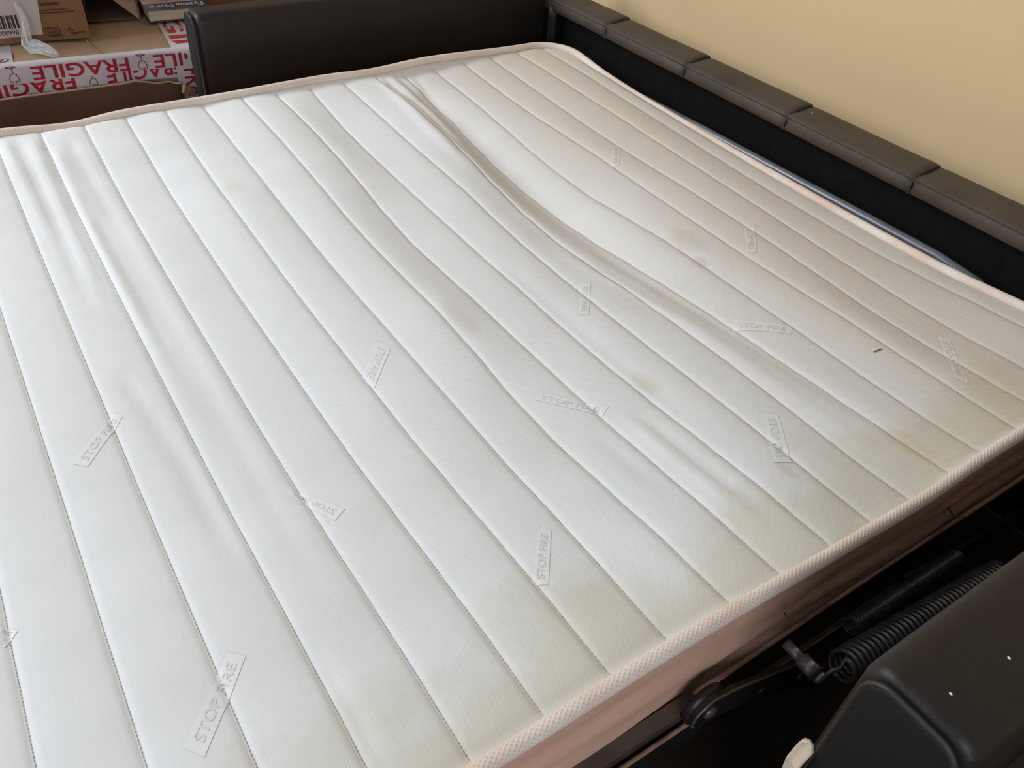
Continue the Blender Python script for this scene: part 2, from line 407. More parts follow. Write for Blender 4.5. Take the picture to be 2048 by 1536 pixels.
WRINKLES = [  # (points along x, height, half width)
    ([(0.033, -1.197), (0.235, -1.189), (0.39, -1.19), (0.553, -1.195)], -.0045, .010),
    ([(0.04, -1.172), (0.311, -1.178), (0.441, -1.18), (0.553, -1.183)], .004, .009),
    ([(0.03, -1.215), (0.2, -1.21), (0.33, -1.208)], .0035, .009),
    ([(0.308, -1.13), (0.518, -1.128), (0.677, -1.13), (0.851, -1.126), (0.976, -1.133)], -.0035, .010),
    ([(0.06, -1.118), (0.3, -1.112), (0.6, -1.112), (0.85, -1.112), (1.1, -1.116), (1.25, -1.118)], -.0035, .009),
    ([(0.726, -1.194), (0.909, -1.177), (1.024, -1.176), (1.093, -1.174)], -.0035, .010),
    ([(0.09, -1.144), (0.241, -1.146), (0.401, -1.147), (0.605, -1.145), (0.749, -1.14)], .004, .008),
    ([(0.041, -0.497), (0.255, -0.507), (0.417, -0.511)], .005, .009),
    ([(0.03, -0.478), (0.2, -0.478), (0.36, -0.480)], -.0055, .008),
    ([(0.03, -0.462), (0.2, -0.462), (0.34, -0.466)], .004, .007),
    ([(0.03, -0.445), (0.2, -0.447), (0.34, -0.452)], -.004, .007),
    ([(0.031, -0.407), (0.22, -0.427), (0.331, -0.423)], -.0045, .009),
    ([(1.12, -0.672), (1.221, -0.672), (1.32, -0.666)], -.003, .009),
    ([(1.12, -0.690), (1.2, -0.690), (1.30, -0.684)], .003, .008),
    ([(1.126, -0.743), (1.18, -0.742), (1.233, -0.735)], -.0022, .008),
    ([(1.233, -1.148), (1.309, -1.145), (1.37, -1.146)], -.0022, .008),
    ([(0.75, -0.455), (1.087, -0.435), (1.206, -0.428), (1.322, -0.417), (1.384, -0.404)], -.0035, .012),
    ([(0.10, -0.424), (0.3, -0.426), (0.5, -0.428), (0.75, -0.428), (1.05, -0.43)], -.010, .028),
    ([(0.12, -0.490), (0.3, -0.494), (0.5, -0.496), (0.9, -0.492)], .006, .022),
    ([(0.75, -0.52), (1.0, -0.478), (1.2, -0.472), (1.35, -0.462)], .003, .012),
    ([(0.35, -0.86), (0.55, -0.862), (0.75, -0.865)], -.0018, .012),
    ([(0.75, -0.625), (1.0, -0.625), (1.2, -0.622)], -.002, .012),
    ([(0.55, -0.345), (0.8, -0.345), (1.05, -0.335)], -.0022, .013),
]
def sdf_round(x, y):
    hx, hy = W / 2, LEN / 2
    qx = np.abs(x - hx) - (hx - RAD); qy = np.abs(y + hy) - (hy - RAD)
    return -(np.minimum(np.maximum(qx, qy), 0) + np.hypot(np.maximum(qx, 0), np.maximum(qy, 0)) - RAD)

def top_from_nominal(x, s):
    """x, nominal distance from the head edge -> true y, z"""
    y = -s + table(OFFX, x, s) * smoothstep(s / .06) * smoothstep((1.42 - x) / .05)
    z = -table(SAGX, x, s)
    q = ((s - S0) / DS) % 1.0
    q = np.minimum(q, 1 - q) * 2
    dist = q * DS / 2
    z = z + .0024 * (1 - (1 - q) ** 2.4) - .0016 * np.exp(-(dist / .0026) ** 2)
    for pts, amp, w in WRINKLES:
        px = [p[0] for p in pts]; py = [p[1] for p in pts]
        yw = np.interp(x, px, py)
        win = smoothstep((x - px[0] + .03) / .06) * smoothstep((px[-1] + .05 - x) / max(.12, .45 * (px[-1] - px[0])))
        z = z + .75 * amp * win * np.exp(-((y - yw) / w) ** 2)
    d = sdf_round(x, y)
    t = smoothstep(d / .022)
    return y, z * t + (edge_z(x, y) - .005) * (1 - t)

def top_z(x, y):
    x = np.atleast_1d(np.asarray(x, float)); y = np.atleast_1d(np.asarray(y, float)); s = -y
    for _ in range(6): s = -(y - table(OFFX, x, s) * smoothstep(s / .06) * smoothstep((1.42 - x) / .05))
    return top_from_nominal(x, s)[1]

mattress = thing('mattress', BED, 'white quilted fold-out mattress with pink bound edges and worn yellowish stains', 'mattress')

rows = [0.0, .004, .010, .018, .028, .038, .046, .051]
tt = [0, .03, .07, .12, .19, .28, .39, .5, .61, .72, .81, .88, .93, .97]
for k in range(NSEAM): rows += [S0 + DS * (k + t) for t in tt if S0 + DS * (k + t) < LEN]
rows = sorted(set(r for r in rows if r < LEN - .001)) + [LEN]
NX = 240
cols = np.linspace(0, 1, NX + 1)
cols = cols + .012 * np.sin(cols * 2 * math.pi) * -1          # a little denser at the ends
V = []; F = []
for s in rows:
    d = min(s, LEN - s); ins = 0.0
    if d < RAD: ins = RAD - math.sqrt(max(0, RAD ** 2 - (RAD - d) ** 2))
    x = ins + cols * (W - 2 * ins)
    y, z = top_from_nominal(x, np.full_like(x, s))
    if s == 0: y = y * 0
    V += list(zip(x.tolist(), y.tolist(), z.tolist()))
n = NX + 1
for i in range(len(rows) - 1):
    for j in range(NX): F.append((i * n + j, (i + 1) * n + j, (i + 1) * n + j + 1, i * n + j + 1))
mesh_obj('quilted_top', V, F, M['ticking'], mattress)

# stitched seams: each a row of short thread stitches lying in its groove
for k in range(NSEAM):
    s = S0 + DS * k
    if s > LEN - .02: break
    VV = []; FF = []
    nst = int(1.375 / .0042)
    x0 = np.linspace(.016, W - .016, nst, endpoint=False)
    if k == 0: x0 = x0[(x0 > .03) & (x0 < W - .03)]
    for xs in x0:
        xa = np.array([xs, xs + .0017, xs + .0034])
        y, z = top_from_nominal(xa, np.full(3, s))
        o = len(VV)
        for q in range(3):
            w = .0008 if q == 1 else .0004; up = .0012 if q == 1 else .0004
            VV += [(xa[q], y[q] - w, z[q] + up * .4), (xa[q], y[q], z[q] + up), (xa[q], y[q] + w, z[q] + up * .4)]
        for q in range(2):
            a = o + q * 3
            FF += [(a, a + 3, a + 4, a + 1)[::-1], (a + 1, a + 4, a + 5, a + 2)[::-1]]
    mesh_obj('quilting_seam', VV, FF, M['stitch'], mattress)

def perimeter(inset, step=.006):
    r = RAD - inset; pts = []
    def arc(cx, cy, a0):
        m_ = max(4, int(r * math.pi / 2 / step))
        return [(cx + r * math.cos(a0 + math.pi / 2 * i / m_), cy + r * math.sin(a0 + math.pi / 2 * i / m_)) for i in range(m_ + 1)]
    corners = arc(W - RAD, -RAD, 0) + arc(RAD, -RAD, math.pi / 2) + arc(RAD, -LEN + RAD, math.pi) + arc(W - RAD, -LEN + RAD, 1.5 * math.pi)
    out = []
    for i, p in enumerate(corners):
        q = corners[(i + 1) % len(corners)]
        d = math.hypot(q[0] - p[0], q[1] - p[1]); m_ = max(1, int(d / step))
        out += [(p[0] + (q[0] - p[0]) * t / m_, p[1] + (q[1] - p[1]) * t / m_) for t in range(m_)]
    return out
per = perimeter(.003)
ez = edge_z([p[0] for p in per], [p[1] for p in per])
tube('top_binding', [(p[0], p[1], float(z) - .001) for p, z in zip(per, ez)], .0078, M['tape'], mattress, 12, True, uv=True)
per2 = perimeter(.006, .02)
tube('bottom_binding', [(p[0], p[1], -.148 + .004 * math.sin(p[1] * 9)) for p in per2], .0042, M['border'], mattress, 8, True, uv=True)

# side border with slack folds
per3 = perimeter(.007, .010)
V = []; F = []; NR = 16; m_ = len(per3)
e3 = edge_z([p[0] for p in per3], [p[1] for p in per3])
for i, (px, py) in enumerate(per3):
    a = per3[i - 1]; c = per3[(i + 1) % m_]
    nx, ny = (c[1] - a[1]), -(c[0] - a[0]); l = math.hypot(nx, ny); nx /= l; ny /= l
    for r_ in range(NR):
        t = r_ / (NR - 1)
        z = (float(e3[i]) - .006) * (1 - t) + -.148 * t
        bl = .007 * math.sin(math.pi * t) ** .7
        wr = mnoise.noise(Vector((px * 3.2, py * 3.2, t * 5.5))) * .007 + mnoise.noise(Vector((px * 9, py * 9, t * 9 + 4))) * .003
        bl += wr * math.sin(math.pi * t)
        V.append((px + nx * bl, py + ny * bl, z))
for i in range(m_):
    j = (i + 1) % m_
    for r_ in range(NR - 1): F.append((i * NR + r_, i * NR + r_ + 1, j * NR + r_ + 1, j * NR + r_))
fix_normals(mesh_obj('side_border', V, F, M['border'], mattress))
F2 = [tuple(range(len(per2)))]
mesh_obj('underside', [(p[0], p[1], -.149) for p in per2], F2, M['border'], mattress, False)
for arc in ([[1.411, -0.729, -0.033], [1.412, -0.709, -0.063], [1.411, -0.685, -0.087], [1.409, -0.649, -0.103], [1.408, -0.62, -0.104]], [[1.409, -0.441, -0.043], [1.411, -0.401, -0.083], [1.408, -0.351, -0.115], [1.406, -0.319, -0.122]]):
    tube('border_seam', arc, .0011, M['border_seam'], mattress, 6)

# woven fire-safety labels in the ticking
LABELS = [[(1.2507, -1.2742), (1.2687, -1.2618), (1.1952, -1.2028), (1.1818, -1.2156)], [(0.8476, -1.2833), (0.8624, -1.2686), (0.7959, -1.2145), (0.7839, -1.2225)], [(0.842, -0.8799), (0.8167, -0.8875), (0.8742, -0.9387), (0.901, -0.9327)], [(1.025, -0.7687), (1.0128, -0.7603), (1.0836, -0.6959), (1.0932, -0.7132)], [(1.2643, -0.9402), (1.2739, -0.9264), (1.2153, -0.8803), (1.2054, -0.8903)], [(0.8417, -0.538), (0.8339, -0.5554), (0.9016, -0.6066), (0.9101, -0.5948)], [(1.0179, -0.4139), (1.0391, -0.4281), (1.0924, -0.3675), (1.0793, -0.3499)], [(1.2083, -0.5225), (1.196, -0.5379), (1.2675, -0.5985), (1.2778, -0.5759)], [(0.4945, -0.1991), (0.4933, -0.2195), (0.5501, -0.2682), (0.559, -0.2559)], [(0.8459, -0.1867), (0.8422, -0.2097), (0.9019, -0.2657), (0.9112, -0.2509)], [(1.2144, -0.1632), (1.2001, -0.1719), (1.2794, -0.2499), (1.2976, -0.2434)], [(1.0731, -1.0518), (1.0831, -1.0678), (1.015, -1.096), (1.0083, -1.0887)], [(1.0563, -1.392), (1.0695, -1.3814), (1.0556, -1.3681), (1.0387, -1.3818)]]
for A, B, Cc, D in LABELS:
    ux, uy = D[0] - A[0], D[1] - A[1]; vx, vy = A[0] - B[0], A[1] - B[1]
    if ux * vy - uy * vx < 0: A, B, Cc, D = B, A, D, Cc
    def lab(u, v, h):
        x = (B[0] * (1 - u) + Cc[0] * u) * (1 - v) + (A[0] * (1 - u) + D[0] * u) * v
        y = (B[1] * (1 - u) + Cc[1] * u) * (1 - v) + (A[1] * (1 - u) + D[1] * u) * v
        return x, y, h
    NU, NV = 30, 8
    P = [lab(i / NU, j / NV, 0) for i in range(NU + 1) for j in range(NV + 1)]
    zz = top_z([p[0] for p in P], [p[1] for p in P]) + .00045
    Vl = [(p[0], p[1], float(z)) for p, z in zip(P, zz)]
    Fl = []
    for i in range(NU):
        for j in range(NV):
            a = i * (NV + 1) + j
            Fl.append((a, a + NV + 1, a + NV + 2, a + 1))
    lo_ = mesh_obj('woven_label', Vl, Fl, M['woven'], mattress)
    tv, tf = fit_text('STOP FIRE', .80, .50, .008)
    P = [lab(.10 + q[0], .25 + q[1], 0) for q in tv]
    zz = top_z([p[0] for p in P], [p[1] for p in P]) + .0008
    mesh_obj('lettering', [(p[0], p[1], float(z)) for p, z in zip(P, zz)], tf, M['woven_text'], lo_, False)

# a stray thread on the ticking
hp = [(1.184, -.301), (1.1847, -.297), (1.1848, -.292), (1.1856, -.286)]
hz = top_z([p[0] for p in hp], [p[1] for p in hp])
tag(tube('thread_scrap', [(p[0], p[1], float(z) + .0008) for p, z in zip(hp, hz)], .0007, M['hair'], None, 6), 'short brown thread scrap lying on the white mattress near the sofa back', 'thread')

# ------------------------------------------------------------------ sofa bed
sofa = thing('sofa_bed', (.7, -.35, FLOOR), 'dark brown leather sofa bed opened out against the cream wall', 'sofa bed')

def arm_profile(x0, x1, zt, r):
    pts = []
    for cx, a0 in ((x1 - r, 0), (x0 + r, 90)):
        for i in range(9):
            a = math.radians(a0 + 90 * i / 8)
            pts.append((cx + r * math.cos(a), zt - r + r * math.sin(a)))
    for i in range(1, 8): pts.append((x0 - .004 * math.sin(math.pi * i / 8), zt - r + (FLOOR + .03 - zt + r) * i / 8))
    pts.append((x0, FLOOR + .03)); pts.append((x1, FLOOR + .03))
    return pts

def make_arm(x0, x1, zt, yf, yb, r):
    prof = arm_profile(x0, x1, zt, r)
    cx = (x0 + x1) / 2; cz = (zt + FLOOR) / 2
    def st(y, sc):
        def f(p):
            dx = p[0] - cx
            wob = .0025 * mnoise.noise(Vector((p[0] * 9, y * 7, p[1] * 7)))
            return (cx + dx * (1 - sc / (x1 - x0) * 2) + wob, y, p[1] - (sc if p[1] > cz else 0) + wob)
        return f
    stations = [st(yf, .010), st(yf + .0015, .005), st(yf + .005, .0015), st(yf + .012, 0)] + [st(yf + .012 + (yb - yf - .012) * i / 24, 0) for i in range(1, 25)]
    V, F = extrude_profile(prof, stations)
    arm = fix_normals(mesh_obj('armrest', V, F, M['leather'], sofa))
    # front panel: its own leather piece inside a rolled seam
    prof2 = [(cx + (p[0] - cx) * (1 - .014 / (x1 - x0)), p[1] - (.007 if p[1] > cz else 0)) for p in prof]
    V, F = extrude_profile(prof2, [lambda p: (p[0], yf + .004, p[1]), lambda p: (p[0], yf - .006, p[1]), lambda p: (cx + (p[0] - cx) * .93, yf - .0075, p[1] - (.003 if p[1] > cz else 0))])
    fix_normals(mesh_obj('front_panel', V, F, M['leather_shaded'], arm))
    path = [(cx + (p[0] - cx) * (1 - .014 / (x1 - x0)), yf - .0055, p[1] - (.0065 if p[1] > cz else 0)) for p in prof[:-2]]
    path = [(path[0][0], path[0][1], FLOOR + .04)] + path + [(path[-1][0], path[-1][1], FLOOR + .04)]
    tube('welt', path, .0022, M['leather_edge'], arm, 6, up=(0, 1, 0))
    return arm

arm_far = make_arm(-.202, -.13, .110, -.812, .128, .022)
arm_near = make_arm(1.525, 1.618, .130, -.826, .128, .024)
arm_near.data.materials[0] = M['leather']
# care tag clipped on the inner front corner of the near arm
V = []; F = []
NT = 16
for i in range(NT + 1):
    t = i / NT; z = .003 - .075 * t
    w = .0066 * min(1, .35 + t * 9); cx = 1.5245 - .003 * math.sin(t * 3) + .001 * t
    y = -.836 - .003 * math.sin(t * 3.1)
    rim = .0020
    for dx, dy in ((-w, 0), (-w * .9, -rim), (-w * .62, -.0004), (0, 0), (w * .62, -.0004), (w * .9, -rim), (w, 0), (w, .003), (-w, .003)):
        V.append((cx + dx, y + dy + (-.0015 if i in (7, 8) else 0), z - (dx * .35)))
K = 9
for i in range(NT):
    for k in range(K): F.append((i * K + k, i * K + (k + 1) % K, (i + 1) * K + (k + 1) % K, (i + 1) * K + k))
F.append(tuple(range(K))); F.append(tuple(NT * K + k for k in range(K))[::-1])
o = fix_normals(mesh_obj('care_tag', V, F, M['cream_plastic'], arm_near)); o['label'] = 'cream tag at the inner front corner'

# backrest: carcass, lining below the lip in recess-shade black, padded leather panels along the top
YB = .05
back = box('backrest', (-.13, .085, FLOOR + .03), (1.525, .128, .055), M['lining'], sofa, .004)
seams_x = [-.215, .113, .385, .672, .958, 1.25, 1.62]
def back_prof(g):
    """cross-section (y, z) of the padded top; g = extra puff"""
    return [(YB + .004, .034), (YB, .037 - g * .3), (YB - g, .050), (YB, .058), (YB + .003, .0635), (YB + .009, .0665 + g * .3), (YB + .03, .069 + g), (YB + .055, .072 + g), (YB + .070, .0705 + g * .6), (YB + .077, .063), (YB + .077, .036)]
for a, bx in zip(seams_x[:-1], seams_x[1:]):
    nst = 20; st = []
    for i in range(nst + 1):
        t = i / nst
        x = a + .0006 + (bx - a - .0012) * t
        g = .0040 * (t ** 3) + .0012 * math.sin(math.pi * t) - .0022 * math.exp(-t / .03) - .0016 * math.exp(-(1 - t) / .012)
        sh = .0012 * mnoise.noise(Vector((x * 6, 1.3, 0)))
        st.append((lambda x, g, sh: (lambda p: (x, p[0], p[1] + sh)))(x, g, sh))
    stn = []
    V = []; F = []
    for i in range(nst + 1):
        t = i / nst
        g = .0045 * (t ** 4) + .0012 * math.sin(math.pi * t) - .0024 * math.exp(-t / .03) - .0016 * math.exp(-(1 - t) / .012)
        pr = back_prof(g); V += [st[i](p) for p in pr]
    n = len(pr)
    for i in range(nst):
        for k in range(n):
            k2 = (k + 1) % n
            F.append((i * n + k, i * n + k2, (i + 1) * n + k2, (i + 1) * n + k))
    F.append(tuple(range(n))); F.append(tuple(nst * n + k for k in range(n)))
    pn = fix_normals(mesh_obj('top_panel', V, F, M['leather_dusty'], back))
    tube('lip_seam', [(a + .002 + (bx - a - .004) * i / 12, YB - .0006, .0605) for i in range(13)], .0014, M['leather_edge'], pn, 6)
    if a > -.2: tube('cross_seam', [(a, p[0] - .0003, p[1] - .0014) for p in back_prof(.0016)[1:-1]], .0012, M['leather_edge'], pn, 6, up=(1, 0, 0))
# leather post where the back meets the far arm
V, F = extrude_profile([(-.13, .056), (-.108, .056), (-.100, .052), (-.096, .044), (-.096, .09), (-.13, .09)],
                       [(lambda z: (lambda p: (p[0], p[1] - .006, z)))(z) for z in (FLOOR + .03, -.2, -.05, .02, .050)])
fix_normals(mesh_obj('corner_post', V, F, M['leather'], back))
tube('post_seam', [(-.097, .045, -.2), (-.0965, .045, -.05), (-.097, .046, .02), (-.102, .048, .045), (-.112, .05, .055)], .0016, M['leather_edge'], back, 6)

# pull-out frame
tube('head_tube', [(.10, .018, -.040), (.2, .016, -.033), (.5, .017, -.027), (.85, .023, -.026), (1.06, .030, -.028), (1.14, .032, -.036), (1.175, .030, -.052), (1.185, .02, -.085), (1.186, .016, -.14)], .0085, M['steel_tube'], sofa, 12)
box('deck', (.05, -1.82, -.165), (1.36, -.03, -.1555), M['lining'], sofa)
for (fx, fy) in ((.12, -1.70), (1.28, -1.70)):
    tube('frame_leg', [(fx, fy, -.17), (fx, fy, FLOOR)], .014, M['steel_dark'], sofa, 10)
# fixed side rail beside the head end
def ribbon_bar(path, h, th):
    """flat bar: path of (y, z top), height h, between x0 and x1"""
    V = []; F = []; x0, x1 = th
    for y, z, hh in path: V += [(x0, y, z), (x1, y, z), (x1, y, z - hh), (x0, y, z - hh)]
    for i in range(len(path) - 1):
        for k in range(4):
            k2 = (k + 1) % 4
            F.append((i * 4 + k, i * 4 + k2, (i + 1) * 4 + k2, (i + 1) * 4 + k))
    F.append((0, 1, 2, 3)); F.append(tuple((len(path) - 1) * 4 + k for k in range(4)))
    return V, F
V, F = ribbon_bar([(-.78, -.155, .02), (-.74, -.158, .036), (-.62, -.164, .040), (-.47, -.168, .040), (-.455, -.172, .040)], 0, (1.411, 1.417))
r1 = fix_normals(mesh_obj('side_rail', V, F, M['steel_dark'], sofa, False))
V, F = ribbon_bar([(-.452, -.168, .036), (-.31, -.198, .036), (-.12, -.228, .036), (.03, -.25, .036)], 0, (1.409, 1.415))
fix_normals(mesh_obj('side_rail', V, F, M['steel_dark'], sofa, False))
tube('rail_rim', [(1.4165, -.78, -.155), (1.4175, -.74, -.157), (1.4175, -.62, -.163), (1.4175, -.475, -.167)], .0011, M['rim_tan'], r1, 6)
# folding foot section: angle iron with a rounded end and an outer leaf
V, F = ribbon_bar([(-1.85, -.112, .03), (-1.3, -.112, .03), (-.86, -.112, .03), (-.835, -.113, .03), (-.822, -.118, .02)], 0, (1.400, 1.4155))
fix_normals(mesh_obj('folding_rail', V, F, M['steel_bar'], sofa, False))
V, F = ribbon_bar([(-1.85, -.121, .052), (-1.3, -.123, .050), (-.95, -.125, .045), (-.82, -.127, .040)], 0, (1.4195, 1.4245))
leaf = fix_normals(mesh_obj('outer_leaf', V, F, M['steel_dark'], sofa, False))
tube('leaf_rim', [(1.422, -1.85, -.1205), (1.422, -1.3, -.1225), (1.422, -.95, -.1245), (1.422, -.83, -.1265)], .0026, M['rim_tan'], leaf, 6)  # lit top edge of the leaf painted in as a paler strip

# link bar: flat cranked steel with a round end on the pivot
out = []
cy, cz = -.832, -.098; rr = .0235
for i in range(13):
    a = math.radians(62 + 200 * i / 12)
    out.append((cy + rr * math.cos(a), cz + rr * math.sin(a)))
low = [(-.800, -.130), (-.756, -.150), (-.70, -.182), (-.645, -.225), (-.60, -.275)]
upp = [(-.56, -.262), (-.60, -.214), (-.648, -.172), (-.668, -.153), (-.70, -.131), (-.76, -.103), (-.80, -.083)]
pl = out + low + upp
V, F = extrude_profile(pl, [lambda p: (1.4265, p[0], p[1]), lambda p: (1.4320, p[0], p[1])])
link = fix_normals(mesh_obj('link_bar', V, F, M['steel_dark'], sofa, False))
# lighter rim along its upper edge
tube('upper_rim', [(1.4325, p[0], p[1]) for p in (out[6::-1][:0] + [out[i] for i in range(8, -1, -1)] + upp[::-1])], .0016, M['steel_bar'], link, 6, up=(1, 0, 0))
def disc_x(name, c, r, x0, x1, mt, parent, dome=.0, seg=20):
    prof = [(x0, r), (x1 - dome, r), (x1 - dome * .4, r * .8), (x1, r * .35), (x1, .0004)] if dome else [(x0, r), (x1, r), (x1, .0004)]
    V = []; F = []
    for x, q in prof:
        for k in range(seg):
            a = 2 * math.pi * k / seg
            V.append((x, c[0] + q * math.cos(a), c[1] + q * math.sin(a)))
    for i in range(len(prof) - 1):
        for k in range(seg):
            k2 = (k + 1) % seg
            F.append((i * seg + k, i * seg + k2, (i + 1) * seg + k2, (i + 1) * seg + k))
    F.append(tuple(range(seg))); F.append(tuple((len(prof) - 1) * seg + k for k in range(seg)))
    return fix_normals(mesh_obj(name, V, F, mt, parent))
disc_x('rivet', (-.832, -.098), .0085, 1.4315, 1.4365, M['steel_bar'], link, .003)
disc_x('rivet', (-.742, -.141), .0065, 1.4315, 1.4350, M['steel_dark'], link, .002)
disc_x('rivet', (-.668, -.178), .0045, 1.4315, 1.4360, M['steel_bar'], link, .002)
disc_x('pivot_washer', (-.832, -.098), .026, 1.4175, 1.4262, M['steel_dark'], sofa)
# spring pin: stub, barrel and head
pin = disc_x('spring_pin', (-.706, -.100), .0060, 1.418, 1.440, M['steel_pin'], sofa)
disc_x('barrel', (-.706, -.100), .0088, 1.4395, 1.460, M['steel_pin'], pin)
disc_x('washer', (-.706, -.100), .0122, 1.4598, 1.4622, M['steel_dark'], pin)
disc_x('pin_head', (-.706, -.100), .0072, 1.4620, 1.469, M['steel_pin'], pin, .003)

def spring(name, a, b_, R, r, turns, hook=True):
    A = Vector(a); B = Vector(b_); t = (B - A).normalized()
    n_ = (Vector((0, 0, 1)) - t * t.z).normalized(); m2 = t.cross(n_)
    pts = []; N = int(turns * 18)
    for i in range(N + 1):
        ph = 2 * math.pi * turns * i / N
        pts.append(A + (B - A) * (i / N) + (n_ * math.cos(ph) + m2 * math.sin(ph)) * R)
    if hook:
        h0 = A - t * .030
        pts = [h0 + n_ * -.004 + m2 * .0, h0 + n_ * .004, A - t * .018 + n_ * .006, A - t * .006 + n_ * .004 + m2 * .002, A - t * .001 + n_ * (R * .7)] + pts
    V, F, UV = tube_data(pts, r, 7, False)
    return mesh_obj(name, V, F, M['steel_spring'], sofa)
spring('coil_spring', (1.4665, -.672, -.108), (1.474, -.35, -.160), .0165, .0027, 37)
spring('coil_spring', (1.428, -.585, -.152), (1.420, -.33, -.196), .0095, .0013, 66, False)

# ------------------------------------------------------------------ cartons beside the bed
E0 = Vector((-.315, -1.167, 0)); E1 = Vector((-.280, -.830, 0))
eu = (E1 - E0).normalized(); en = Vector((eu.y, -eu.x, 0))           # along the front, out of the front
def BX(u, dep, z): return E0 + eu * u + en * (-dep) + Vector((0, 0, z))
def oriented_box(name, u0, u1, d0, d1, z0, z1, mt, parent=None, bev=.003):
    bm = bmesh.new(); box_bm(bm, (u0, d0, z0), (u1, d1, z1), bev, 2)
    for q in bm.verts: q.co = BX(q.co.x, q.co.y, q.co.z)
    bmesh.ops.recalc_face_normals(bm, faces=bm.faces)
    return bm_obj(name, bm, mt, parent)
ZT = -.002
carton = thing('taped_carton', BX(0, .2, FLOOR), 'large tan cardboard box sealed with red and white FRAGILE tape', 'box')
# body with a slightly buckled top
V = []; F = []
NU, ND = 40, 24
u0, u1, dp = -.50, .44, .66
for i in range(NU + 1):
    for j in range(ND + 1):
        u = u0 + (u1 - u0) * i / NU; d = dp * j / ND
        z = ZT - .006 * math.exp(-((u - .20) / .05) ** 2) * math.exp(-d / .2) + .003 * mnoise.noise(Vector((u * 9, d * 9, 0))) * min(1, d / .05)
        z -= .003 * math.exp(-d / .004)
        V.append(BX(u, d, z))
for i in range(NU):
    for j in range(ND):
        a = i * (ND + 1) + j
        F.append((a, a + 1, a + ND + 2, a + ND + 1))
top = fix_normals(mesh_obj('top_flap', V, F, M['cardboard'], carton))
if top.data.polygons[0].normal.z < 0: top.data.flip_normals()
oriented_box('body', u0, u1, .0005, dp, FLOOR, ZT - .013, M['cardboard'], carton)
oriented_box('flap_edge', u0, u1, .0002, dp, ZT - .0135, ZT - .0075, M['cardboard'], carton, .0015)
tube('top_crease', [BX(.165, .17, .0008), BX(.178, .08, -.0015), BX(.195, .012, -.004)], .0012, M['cardboard_tan'], carton, 6)

def tape_front(u, w, h, sag=0.0, lift=.0):
    """tape wrapped over the front edge: w metres down from its top edge which lies .006 behind the box edge"""
    if w < .006: d = .006 - w; z = ZT + .0012 + lift; dd = d
    else:
        dd = -.0022 - lift - .0016 * math.sin(u * 41 + w * 30) * min(1, (w - .006) / .02); z = ZT - (w - .006)
    z += sag
    return BX(u, dd - h, z)
def tape_strip(name, f, u0, u1, w0, w1, nu=40, nw=12, wob=0.0):
    V = []; F = []
    for i in range(nu + 1):
        for j in range(nw + 1):
            u = u0 + (u1 - u0) * i / nu
            wl = w1 + wob * math.sin(u * 17 + .5) + wob * .5 * math.sin(u * 43)
            V.append(f(u, w0 + (wl - w0) * j / nw, 0))
    for i in range(nu):
        for j in range(nw):
            a = i * (nw + 1) + j
            F.append((a, a + nw + 1, a + nw + 2, a + 1))
    return mesh_obj(name, V, F, M['tape_white'], carton)
def put_text(strip, f, s, ua, ub, wa, wb, flip=True, bold=.018, mt='tape_red', clip=None):
    """upside-down lettering: reads from ub back to ua, heads downward"""
    tv, tf = fit_text(s, 1, 1, bold, 3)
    V = [f(ub - q[0] * (ub - ua), wa + q[1] * (wb - wa), .0007) for q in tv]
    o = mesh_obj('lettering', V, tf, M[mt], strip, False); return o
def put_letters(strip, f, s, ua, ub, wa, wb, keep=None):
    tv, tf = fit_text(s, 1, 1, .018, 3)
    if keep: tf = [t for t in tf if all(keep(ub - tv[i][0] * (ub - ua), wa + tv[i][1] * (wb - wa)) for i in t)]
    V = [f(ub - q[0] * (ub - ua), wa + q[1] * (wb - wa), .0007) for q in tv]
    return mesh_obj('lettering', V, tf, M['tape_red'], strip, False)
def put_glass(strip, f, uc, w0, w1):
    """broken wine glass outline, foot towards the tape's upper edge"""
    hh = w1 - w0; parts = []
    def line(pts, r=.00085):
        P = [f(uc + a * hh, w0 + b_ * hh, .0007) for a, b_ in pts]
        V_, F_, _ = tube_data(P, r, 5, False); parts.append((V_, F_))
    line([(-.34, .02), (-.1, .08), (.30, .02)]); line([(-.34, .02), (0, -.03), (.30, .02)])
    line([(0, .06), (.02, .38)])
    line([(.02, .38), (-.20, .52), (-.26, .75), (-.20, .98), (-.02, .90), (.06, 1.0), (.12, .86), (.24, .98), (.28, .72), (.20, .50), (.02, .38)])
    V_, F_ = join_data(parts)
    mesh_obj('glass_symbol', V_, F_, M['tape_line'], strip)
tf_low = lambda u, w, h: tape_front(u, w + .034 - .012 * min(1, max(0, u / .35)), h, 0, .0014)
low = tape_strip('fragile_tape', tf_low, -.50, .375, .0, .040, 60, 10, .0025)
tf_up = lambda u, w, h: tape_front(u, w, h, 0, .0030)
up_ = tape_strip('fragile_tape', tf_up, -.50, .44, .0, .0405, 60, 12, .001)
for ua, ub in ((.052, .240), (.290, .475), (-.195, -.010)):
    put_letters(up_, tf_up, 'FRAGILE', ua, ub, .010, .0385, (lambda u, w: u < .438))
for uc in (.266, .018, -.222): put_glass(up_, tf_up, uc, .007, .039)
for ua, ub in ((-.060, .128), (.190, .345)):
    put_letters(low, tf_low, 'FRAGILE', ua, ub, .004, .034)
put_glass(low, tf_low, .162, .006, .034)
